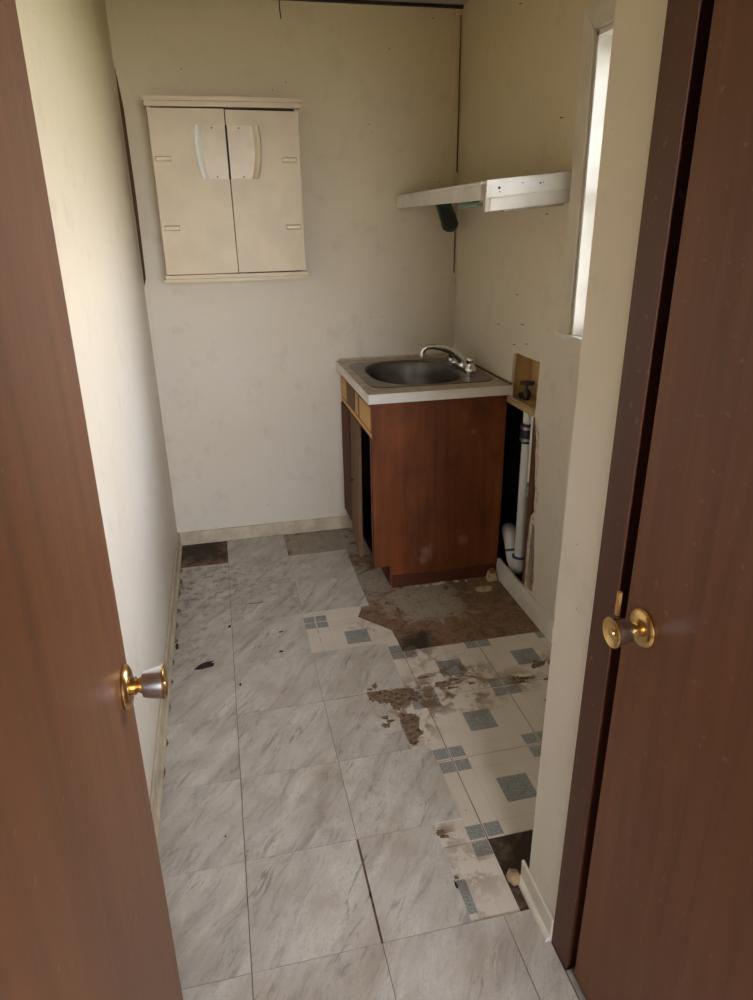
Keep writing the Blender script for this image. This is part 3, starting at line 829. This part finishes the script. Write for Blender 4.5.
ld = hexa('door', [(FX0+0.002, FY-0.012, DZ0), (XM+0.0005, FY-0.013, DZ0), (XM+0.0005, FY+0.003, DZ0), (FX0+0.002, FY+0.004, DZ0),
                   (FX0+0.002, FY-0.012, DZ1), (XM-0.0025, FY-0.013, DZ1), (XM-0.0025, FY+0.003, DZ1), (FX0+0.002, FY+0.004, DZ1)], 'beige', wc, 0.0015)
rd = hexa('door', [(XM+0.0028, FY-0.011, DZ0+0.001), (FX1-0.002, FY-0.012, DZ0+0.003), (FX1-0.002, FY+0.004, DZ0+0.003), (XM+0.0028, FY+0.004, DZ0+0.001),
                   (XM+0.0015, FY-0.011, DZ1-0.003), (FX1-0.002, FY-0.012, DZ1-0.006), (FX1-0.002, FY+0.004, DZ1-0.006), (XM+0.0015, FY+0.004, DZ1-0.003)], 'beige', wc, 0.0015)
# curved handle plates
HZa, HZb = 1.7645, 1.9657
def handle(parent, side):
    s = -1 if side == 'l' else 1
    n = 14
    xi = XM + (-0.004 if s < 0 else 0.0035)
    xo = [XM + s*((0.124 if s < 0 else 0.131) + 0.014*(k/n-0.5) - 0.012*(2*k/n-1)**2 + 0.006) for k in range(n+1)]
    zs = [HZa+(HZb-HZa)*k/n for k in range(n+1)]
    plate = [(xi, HZa)] + [(x-s*0.022, z) for x, z in zip(xo, zs)] + [(xi-s*0.0, HZb)]
    h = prism('handle_plate', plate, 'Y', FY-0.0165, FY-0.0125, 'beige2', parent)
    grip = [(x, z) for x, z in zip(xo, zs)] + [(x-s*0.022, z) for x, z in reversed(list(zip(xo, zs)))]
    v, f = [], []
    for k in range(n+1):
        z = zs[k]; x = xo[k]
        sec = [(-0.004, 0.0), (-0.003, 0.010), (0.003, 0.017), (0.013, 0.015), (0.023, 0.007), (0.027, 0.0)]
        for dx, dy in sec:
            v.append((x-s*dx, FY-0.0125-dy, z))
    S = 6
    for k in range(n):
        for q in range(S):
            f.append((k*S+q, k*S+(q+1) % S, (k+1)*S+(q+1) % S, (k+1)*S+q))
    f.append(tuple(range(S))); f.append(tuple(n*S+q for q in range(S)))
    g = pyd('handle_grip', v, f, 'ivory' if s < 0 else 'beige2', parent)
    for zz in (HZa+0.007, HZb-0.010):
        lathe('screw', [(0.0, 0), (0.0032, 0), (0.0030, 0.002), (0, 0.0022)], (XM+s*(0.058 if s < 0 else 0.052)+(0.006 if zz < 1.85 else 0), FY-0.0165, zz), (0, -1, 0), 'nail', parent, 10)
handle(ld, 'l'); handle(rd, 'r')
box('catch_gap', (XM-0.0042, FY-0.0175, HZa-0.002), (XM+0.0042, FY-0.0128, HZb), 'black', rd)
# hinge covers
def hinge(parent, x, z):
    hexa('hinge_cover', [(x-0.033, FY-0.0118, z-0.011), (x+0.033, FY-0.0118, z-0.011), (x+0.033, FY-0.0118, z+0.011), (x-0.033, FY-0.0118, z+0.011),
                         (x-0.030, FY-0.021, z-0.007), (x+0.030, FY-0.021, z-0.007), (x+0.030, FY-0.021, z+0.006), (x-0.030, FY-0.021, z+0.006)], 'beige2', parent, 0.0015)
hinge(ld, FX0+0.046, 1.841); hinge(ld, FX0+0.048, 1.574)
hinge(rd, FX1-0.050, 1.837); hinge(rd, FX1-0.048, 1.570)

# ------------------------------------------------------------------ sink cabinet
sc = empty('sink_cabinet', (0.96, 2.03, -0.006), 'red brown wooden sink base cabinet with a loose open door under the steel sink', 'cabinet')
X0, YN, YF, ZT = 0.660, 1.665, 2.385, 0.888
# near side panel in two veneer boards with a toe notch
prism('side_panel', [(X0, 0.108), (X0, ZT), (0.945, ZT), (0.945, 0.004), (0.742, -0.002), (0.737, 0.02), (0.735, 0.108)], 'Y', YN, YN+0.018, 'cab', sc)
prism('side_panel', [(0.9458, 0.004), (0.9458, ZT), (1.267, ZT), (1.266, 0.46), (1.267, 0.40), (1.258, 0.012), (1.1, 0.008)], 'Y', YN, YN+0.018, 'cab', sc)
prism('kick_strip', [(0.742, -0.004), (1.249, -0.004), (1.252, 0.058), (1.02, 0.050), (0.742, 0.058)], 'Y', YN-0.006, YN-0.0003, 'cabdark', sc)
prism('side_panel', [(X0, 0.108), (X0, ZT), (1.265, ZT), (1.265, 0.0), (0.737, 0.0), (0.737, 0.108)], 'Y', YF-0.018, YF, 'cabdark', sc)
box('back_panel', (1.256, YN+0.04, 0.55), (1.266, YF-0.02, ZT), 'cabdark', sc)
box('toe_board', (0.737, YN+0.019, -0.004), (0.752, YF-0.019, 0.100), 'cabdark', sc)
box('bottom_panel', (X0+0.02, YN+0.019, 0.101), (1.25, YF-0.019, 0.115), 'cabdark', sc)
# face frame: near stile, far stile, rails
box('stile', (X0, YN-0.0005, 0.106), (X0+0.018, YN+0.046, ZT), 'cab', sc, 0.002)
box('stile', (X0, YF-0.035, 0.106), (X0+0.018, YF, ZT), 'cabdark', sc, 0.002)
box('rail', (X0-0.002, YN+0.002, 0.725), (X0+0.016, YF, 0.745), 'tan', sc, 0.002)
box('rail', (X0, YN+0.044, 0.868), (X0+0.016, YF, ZT), 'cabdark', sc)
# false drawer front with framed panels
dr = box('drawer_front', (X0-0.001, YN+0.002, 0.745), (X0+0.014, YF-0.002, 0.868), 'cab', sc)
for y0, y1 in ((YN+0.012, 1.905), (1.94, 2.005), (2.235, YF-0.01)):
    pn = box('drawer_panel', (X0-0.005, y0, 0.757), (X0-0.0012, y1, 0.857), 'tan', dr, 0.002)
box('drawer_panel', (X0-0.004, 2.03, 0.757), (X0-0.0012, 2.20, 0.857), 'tandoor', dr, 0.001)
# far door (closed) and the sagging, half-open one
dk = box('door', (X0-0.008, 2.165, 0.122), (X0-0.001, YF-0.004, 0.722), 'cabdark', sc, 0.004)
nd = hexa('door', [(0.621, 1.822, 0.092), (0.639, 1.820, 0.092), (0.668, 2.158, 0.112), (0.650, 2.160, 0.112),
                   (0.655, 1.962, 0.716), (0.673, 1.960, 0.716), (0.676, 2.158, 0.722), (0.658, 2.160, 0.722)], ['tandoor'], sc, 0.002)
lathe('door_knob', [(0, 0), (0.005, 0), (0.005, 0.008), (0.011, 0.012), (0.010, 0.018), (0, 0.020)], (0.652, 2.09, 0.392), (-1, 0, 0), 'nail', nd, 14)

# countertop with cut-out for the sink
def rrect(x0, y0, x1, y1, r, n=6):
    out = []
    for cx, cy, a0 in ((x1-r, y1-r, 0), (x0+r, y1-r, 90), (x0+r, y0+r, 180), (x1-r, y0+r, 270)):
        for k in range(n+1):
            t = math.radians(a0+90*k/n)
            out.append((cx+r*math.cos(t), cy+r*math.sin(t)))
    return out
CX0, CX1, CY0, CY1 = 0.638, 1.266, 1.612, 2.396
ct = empty('countertop', (0.95, 2.0, 0.89), 'stained laminate countertop with a white front edge around the sink', 'countertop')
prism('top_sheet', rect(CX0, CY0, CX1, CY1), 'Z', 0.889, 0.930, 'lamtop', ct, holes=[rrect(0.685, 1.712, 1.225, 2.296, 0.05)])
box('edge_strip', (CX0-0.002, CY0-0.003, 0.8895), (CX1, CY0-0.0003, 0.9295), 'laminate', ct)
box('edge_strip', (CX0-0.003, CY0-0.003, 0.8895), (CX0-0.0003, CY1, 0.9295), 'laminate', ct)
box('back_ledge', (CX0+0.01, CY1-0.012, 0.9305), (CX1, CY1, 0.940), 'lamtop', ct)
box('wall_bead', (CX1-0.006, 1.625, 0.9305), (CX1+0.003, CY1-0.012, 0.936), 'residue', ct)

# sink
sk = empty('sink', (0.95, 2.0, 0.93), 'stainless steel kitchen sink with an oval basin set in the countertop', 'sink')
RZ = 0.9330
BCX, BCY = 0.930, 2.005
def superell(cx, cy, rx, ry, p, n=64):
    out = []
    for k in range(n):
        t = 2*math.pi*k/n
        c, s = math.cos(t), math.sin(t)
        out.append((cx+rx*math.copysign(abs(c)**(2/p), c), cy+ry*math.copysign(abs(s)**(2/p), s)))
    return out
def rim_outline(n=64):
    out = []
    for k in range(n):
        t = 2*math.pi*k/n
        c, s = math.cos(t), math.sin(t)
        out.append((0.9565+0.2835*math.copysign(abs(c)**(2/9), c), 2.003+0.298*math.copysign(abs(s)**(2/9), s)))
    return out
n = 64
rings = []
o1 = rim_outline()
rings.append([(x, y, 0.9305) for x, y in o1])
rings.append([(0.9565+(x-0.9565)*0.992, 2.003+(y-2.003)*0.992, 0.9345) for x, y in o1])
rings.append([(0.9565+(x-0.9565)*0.965, 2.003+(y-2.003)*0.965, 0.9338) for x, y in o1])
rings.append([(x, y, 0.9330) for x, y in superell(BCX, BCY, 0.212, 0.283, 2.5)])
v = [p for r_ in rings for p in r_]
f = [(i*n+k, i*n+(k+1) % n, (i+1)*n+(k+1) % n, (i+1)*n+k) for i in range(3) for k in range(n)]
pyd('rim', v, f, 'steel', sk, True)
rings = []
for rx, ry, z in ((0.2118, 0.2828, 0.9329), (0.207, 0.278, 0.930), (0.203, 0.273, 0.920), (0.196, 0.265, 0.86), (0.188, 0.255, 0.80), (0.170, 0.235, 0.772), (0.14, 0.20, 0.765), (0.05, 0.05, 0.760), (0.044, 0.044, 0.757)):
    rings.append([(x, y, z) for x, y in superell(BCX, BCY, rx, ry, 2.5 if rx > 0.1 else 2)])
v = [p for r_ in rings for p in r_]
f = [(i*n+k, i*n+(k+1) % n, (i+1)*n+(k+1) % n, (i+1)*n+k) for i in range(len(rings)-1) for k in range(n)]
f.append(tuple((len(rings)-1)*n+k for k in range(n)))
pyd('basin', v, f, 'basin', sk, True)
lathe('drain', [(0.0, 0), (0.043, 0), (0.043, 0.004), (0.034, 0.003), (0.03, 0.001), (0, 0.001)], (BCX, BCY, 0.757), (0, 0, 1), 'nail', sk)

# faucet
fc = empty('faucet', (1.175, 1.97, 0.934), 'chrome two-handle kitchen faucet with a low curved spout beside the wall', 'faucet')
pts = rrect(1.148, 1.865, 1.196, 2.10, 0.023)
prism('base_plate', pts, 'Z', 0.9345, 0.954, 'chrome', fc)
lathe('spout_base', [(0.0, 0.0), (0.023, 0.0), (0.022, 0.012), (0.017, 0.028), (0.015, 0.036), (0, 0.037)], (1.170, 1.975, 0.948), (0, 0, 1), 'chrome', fc)
tube('spout', [(1.172, 1.975, 0.968), (1.150, 1.973, 0.994), (1.105, 1.968, 1.026), (1.050, 1.963, 1.046), (1.005, 1.962, 1.051), (0.980, 1.963, 1.044), (0.969, 1.965, 1.026), (0.967, 1.965, 1.013)],
     [0.021, 0.020, 0.0175, 0.0145, 0.0125, 0.0115, 0.011, 0.011], 'chrome', fc)
lathe('aerator', [(0, 0), (0.011, 0), (0.011, 0.012), (0, 0.012)], (0.967, 1.965, 1.006), (0, 0, 1), 'satin', fc, 18)
for hy in (2.085, 1.875):
    hb = lathe('handle', [(0, 0), (0.026, 0), (0.0265, 0.010), (0.023, 0.020), (0.0185, 0.026), (0.0175, 0.038), (0.019, 0.048), (0.0205, 0.056), (0.018, 0.061), (0, 0.062)], (1.166, hy-0.012, 0.946), (0, 0, 1), 'chrome', fc, 20)
box('spray_block', (1.118, 2.045, 0.960), (1.152, 2.085, 0.998), 'chrome', fc, 0.004)

# ------------------------------------------------------------------ corner shelf
sh = empty('corner_shelf', (XR, 1.8, 1.66), 'sagging white corner shelf fixed to the right wall above the sink', 'shelf')
SX0, SY0 = 0.972, 1.236
sl = 0.09          # slope: higher at the wall
def zs(x, base):
    return base + (x-SX0)*sl
def slope_box(name, x0, x1, y0, y1, z0, z1, mat, bevel=0.002, par=None):
    return hexa(name, [(x0, y0, zs(x0, z0)), (x1, y0, zs(x1, z0)), (x1, y1, zs(x1, z0)), (x0, y1, zs(x0, z0)),
                       (x0, y0, zs(x0, z1)), (x1, y0, zs(x1, z1)), (x1, y1, zs(x1, z1)), (x0, y1, zs(x0, z1))], mat, par or sh, bevel)
slope_box('shelf_board', SX0+0.006, XR-0.002, SY0+0.008, YB-0.002, 1.680, 1.699, 'white')
slope_box('front_apron', SX0-0.012, SX0+0.005, SY0+0.03, YB-0.002, 1.645, 1.692, 'white')
slope_box('front_cap', SX0-0.015, SX0+0.016, SY0+0.028, YB-0.002, 1.692, 1.702, 'white')
slope_box('end_board', SX0-0.006, XR-0.0015, SY0-0.004, SY0+0.007, 1.650, 1.704, 'white')
slope_box('end_apron', SX0+0.014, XR-0.0015, SY0+0.0085, SY0+0.028, 1.608, 1.668, 'white')
slope_box('end_batten', SX0-0.004, SX0+0.013, SY0+0.0085, SY0+0.03, 1.608, 1.668, 'trim')
slope_box('end_strip', SX0+0.005, SX0+0.22, SY0-0.0055, SY0-0.0042, 1.662, 1.690, 'laminate', 0.0)
for x, z, r_ in ((1.010, 1.677, 0.0045), (1.155, 1.678, 0.0032), (1.092, 1.684, 0.0022), (1.012, 1.665, 0.0022), (1.165, 1.679, 0.002)):
    lathe('screw_hole', [(0, 0), (r_, 0), (r_*0.8, 0.0012), (0, 0.0013)], (x, SY0-0.0055, zs(x, z)), (0, -1, 0), 'nail', sh, 10)
slope_box('wall_cleat', 1.05, XR-0.002, SY0+0.045, SY0+0.075, 1.600, 1.612, 'trim')
slope_box('rust_patch', SX0+0.02, SX0+0.09, 2.26, YB-0.004, 1.7025, 1.7045, 'rust', 0.0)

# hanging green brush and pale clip under the shelf
gb = empty('scrub_brush', (1.17, 2.25, 1.63), 'dark green oval plastic brush hanging below the corner shelf', 'brush')
out = [(1.1105, 1.668), (1.178, 1.668)] + [(1.219-0.0385*(1-math.cos(math.pi*k/14))+0.0, 1.575-0.040*math.sin(math.pi*k/14)) for k in range(15)]
prism('brush_body', out, 'Y', 2.235, 2.262, 'green', gb)
inn = [(1.125, 1.640), (1.170, 1.640)] + [(1.205-0.027*(1-math.cos(math.pi*k/12)), 1.580-0.030*math.sin(math.pi*k/12)) for k in range(13)]
prism('brush_pad', inn, 'Y', 2.229, 2.2345, 'rubber', gb)
mc = empty('plastic_clip', (1.14, 1.75, 1.655), 'pale green plastic clip under the corner shelf beside the green brush', 'clip')
hexa('clip_bar', [(1.085, 1.640, 1.634), (1.130, 1.640, 1.634), (1.130, 1.850, 1.630), (1.085, 1.850, 1.630),
                  (1.085, 1.640, 1.648), (1.130, 1.640, 1.648), (1.130, 1.850, 1.645), (1.085, 1.850, 1.645)], 'mint', mc, 0.003)
box('clip_mount', (1.095, 1.70, 1.6475), (1.12, 1.80, 1.689), 'mint', mc, 0.002)

# ------------------------------------------------------------------ plumbing in the hole
dp = empty('drain_pipe', (1.332, 1.578, 0.05), 'white plastic drain pipe with a black rubber coupling inside the wall hole', 'pipe')
PX, PYc = 1.332, 1.572
lathe('pipe', [(0, 0), (0.024, 0), (0.024, 0.745), (0, 0.745)], (PX, PYc, 0.10), (0, 0, 1), 'pvc', dp, 24)
cp = lathe('coupling', [(0, 0), (0.030, 0), (0.032, 0.004), (0.032, 0.083), (0.030, 0.087), (0, 0.087)], (PX, PYc, 0.682), (0, 0, 1), 'rubber', dp, 24)
for z in (0.692, 0.744):
    lathe('clamp_band', [(0.0322, 0), (0.0335, 0.001), (0.0335, 0.013), (0.0322, 0.014)], (PX, PYc, z), (0, 0, 1), 'clamp', cp, 24)
el = tube('trap_bend', [(1.350, 1.750, 0.188), (1.338, 1.718, 0.188), (1.334, 1.692, 0.176), (1.333, 1.668, 0.140), (1.333, 1.640, 0.090), (1.333, 1.608, 0.063), (1.333, 1.582, 0.062), (PX, 1.572, 0.085), (PX, 1.572, 0.13)], 0.033, 'pvc', dp, 18)
tube('primer_band', [(1.3335, 1.661, 0.127), (1.3333, 1.656, 0.117)], 0.0348, 'primer', el, 18, 2)
lathe('primer_band', [(0, 0), (0.0345, 0), (0.0345, 0.008), (0, 0.008)], (PX, PYc, 0.126), (0, 0, 1), 'primer', el, 18)
sp = empty('supply_pipe', (1.292, 1.452, 0.5), 'thin grey white supply pipe with a green corroded fitting inside the wall hole', 'pipe')
lathe('pipe', [(0, 0), (0.012, 0), (0.012, 0.30), (0, 0.30)], (1.300, 1.455, 0.545), (0, 0, 1), 'pvc', sp, 16)
lathe('fitting', [(0, 0), (0.012, 0.0), (0.020, 0.006), (0.021, 0.03), (0.014, 0.036), (0.018, 0.045), (0.012, 0.052), (0, 0.054)], (1.300, 1.450, 0.478), (0, 0, 1), 'verdigris', sp, 12)
vv = empty('water_valve', (1.325, 1.585, 0.868), 'dark metal water valve with a round handle in the tan wall recess', 'valve')
lathe('valve_body', [(0, 0), (0.013, 0), (0.013, 0.012), (0.017, 0.014), (0.019, 0.028), (0.013, 0.040), (0.010, 0.046), (0, 0.047)], (1.320, 1.585, 0.868), (0, 0, 1), 'iron', vv, 18)
tube('valve_outlet', [(1.320, 1.585, 0.890), (1.300, 1.590, 0.890), (1.288, 1.592, 0.882)], [0.012, 0.012, 0.014], 'iron', vv, 14)
lathe('valve_stem', [(0, 0), (0.005, 0), (0.005, 0.026), (0, 0.026)], (1.320, 1.585, 0.913), (0, 0, 1), 'iron', vv, 10)
pt = []
for k in range(36):
    t = 2*math.pi*k/36
    r_ = 0.030 + 0.0035*math.cos(6*t)
    pt.append((1.320+r_*math.cos(t), 1.585+r_*math.sin(t)))
prism('valve_handle', pt, 'Z', 0.936, 0.946, 'iron', vv)

# ------------------------------------------------------------------ debris
def chunk(name, c, s, mat, label, cat, seed, group=None):
    rn = random.Random(seed)
    bm = bmesh.new()
    bmesh.ops.create_icosphere(bm, subdivisions=2, radius=1)
    for vv_ in bm.verts:
        k = rn.uniform(0.75, 1.15)
        vv_.co = Vector((vv_.co.x*s[0]*k, vv_.co.y*s[1]*k, max(vv_.co.z, -0.55)*s[2]*k))
    zmin = min(q.co.z for q in bm.verts)
    for q in bm.verts:
        q.co.z -= zmin
    me = bpy.data.meshes.new(name); bm.to_mesh(me); bm.free()
    o = link(name, me, mat)
    o.location = c
    return tag(o, label, cat, group)
fm = empty('foam_chunk', (1.222, 1.63, -0.006), 'yellowed crumbling foam chunk with orange top at the cabinet corner', 'debris')
hexa('chunk_base', [(1.192, 1.604, -0.006), (1.244, 1.604, -0.006), (1.248, 1.648, -0.006), (1.200, 1.650, -0.006),
                    (1.204, 1.612, 0.030), (1.240, 1.612, 0.028), (1.243, 1.645, 0.034), (1.208, 1.646, 0.036)], 'foam', fm, 0.004)
hexa('chunk_top', [(1.206, 1.614, 0.030), (1.238, 1.614, 0.029), (1.240, 1.644, 0.034), (1.210, 1.645, 0.036),
                   (1.212, 1.620, 0.042), (1.233, 1.620, 0.044), (1.234, 1.640, 0.050), (1.216, 1.640, 0.048)], 'rust', fm, 0.003)
grp = 'plaster crumbs at the foot of the sink cabinet'
for i, (x, y, sx, sy, sz) in enumerate(((0.90, 1.640, 0.020, 0.010, 0.006), (0.955, 1.642, 0.028, 0.012, 0.008), (0.985, 1.648, 0.022, 0.008, 0.010), (0.86, 1.648, 0.018, 0.007, 0.005), (1.05, 1.646, 0.015, 0.007, 0.006), (1.10, 1.640, 0.012, 0.008, 0.005))):
    chunk('plaster_crumb', (x, y, -0.006), (sx*random.uniform(0.6, 1.0), sy, sz*0.6), 'gypsum', 'small pale plaster crumb lying along the bottom of the sink cabinet side', 'debris', 40+i, grp)
chunk('foam_scrap', (1.15, 1.545, -0.006), (0.045, 0.03, 0.004), 'foam', 'flat yellowish scrap lying on the bare subfloor by the right baseboard', 'debris', 61)
bt = chunk('plaster_lump', (0.6745, 0.088, -0.006), (0.018, 0.024, 0.018), 'crumble', 'tan broken plaster lump at the end of the short near baseboard', 'debris', 70)

# nails and hooks left in the walls
def nail(x, y, z, d, r=0.0025, ln=0.012, parent=None):
    return lathe('nail', [(0, 0), (r, 0), (r, 0.002), (r*0.5, 0.003), (r*0.5, ln), (0, ln)], (x, y, z), d, 'nail', parent, 8)
for x, z in ((0.40, 2.13), (0.83, 2.00), (0.93, 2.30), (0.02, 2.20), (0.46, 2.16), (1.13, 2.42)):
    nail(x, YB-0.010, z, (0, 1, 0), 0.0024, 0.012, back)
for y, z in ((1.80, 1.16), (1.55, 1.19), (1.62, 1.30), (1.74, 2.32), (1.50, 1.12), (1.40, 1.60), (1.34, 1.90), (1.62, 1.10)):
    nail(XR-0.010, y, z, (1, 0, 0), 0.0024, 0.012, right)
tube('wall_hook', [(0.452, YB-0.003, 2.47), (0.452, YB-0.006, 2.43), (0.454, YB-0.007, 2.402), (0.453, YB-0.012, 2.395)], 0.0022, 'nail', back, 8)
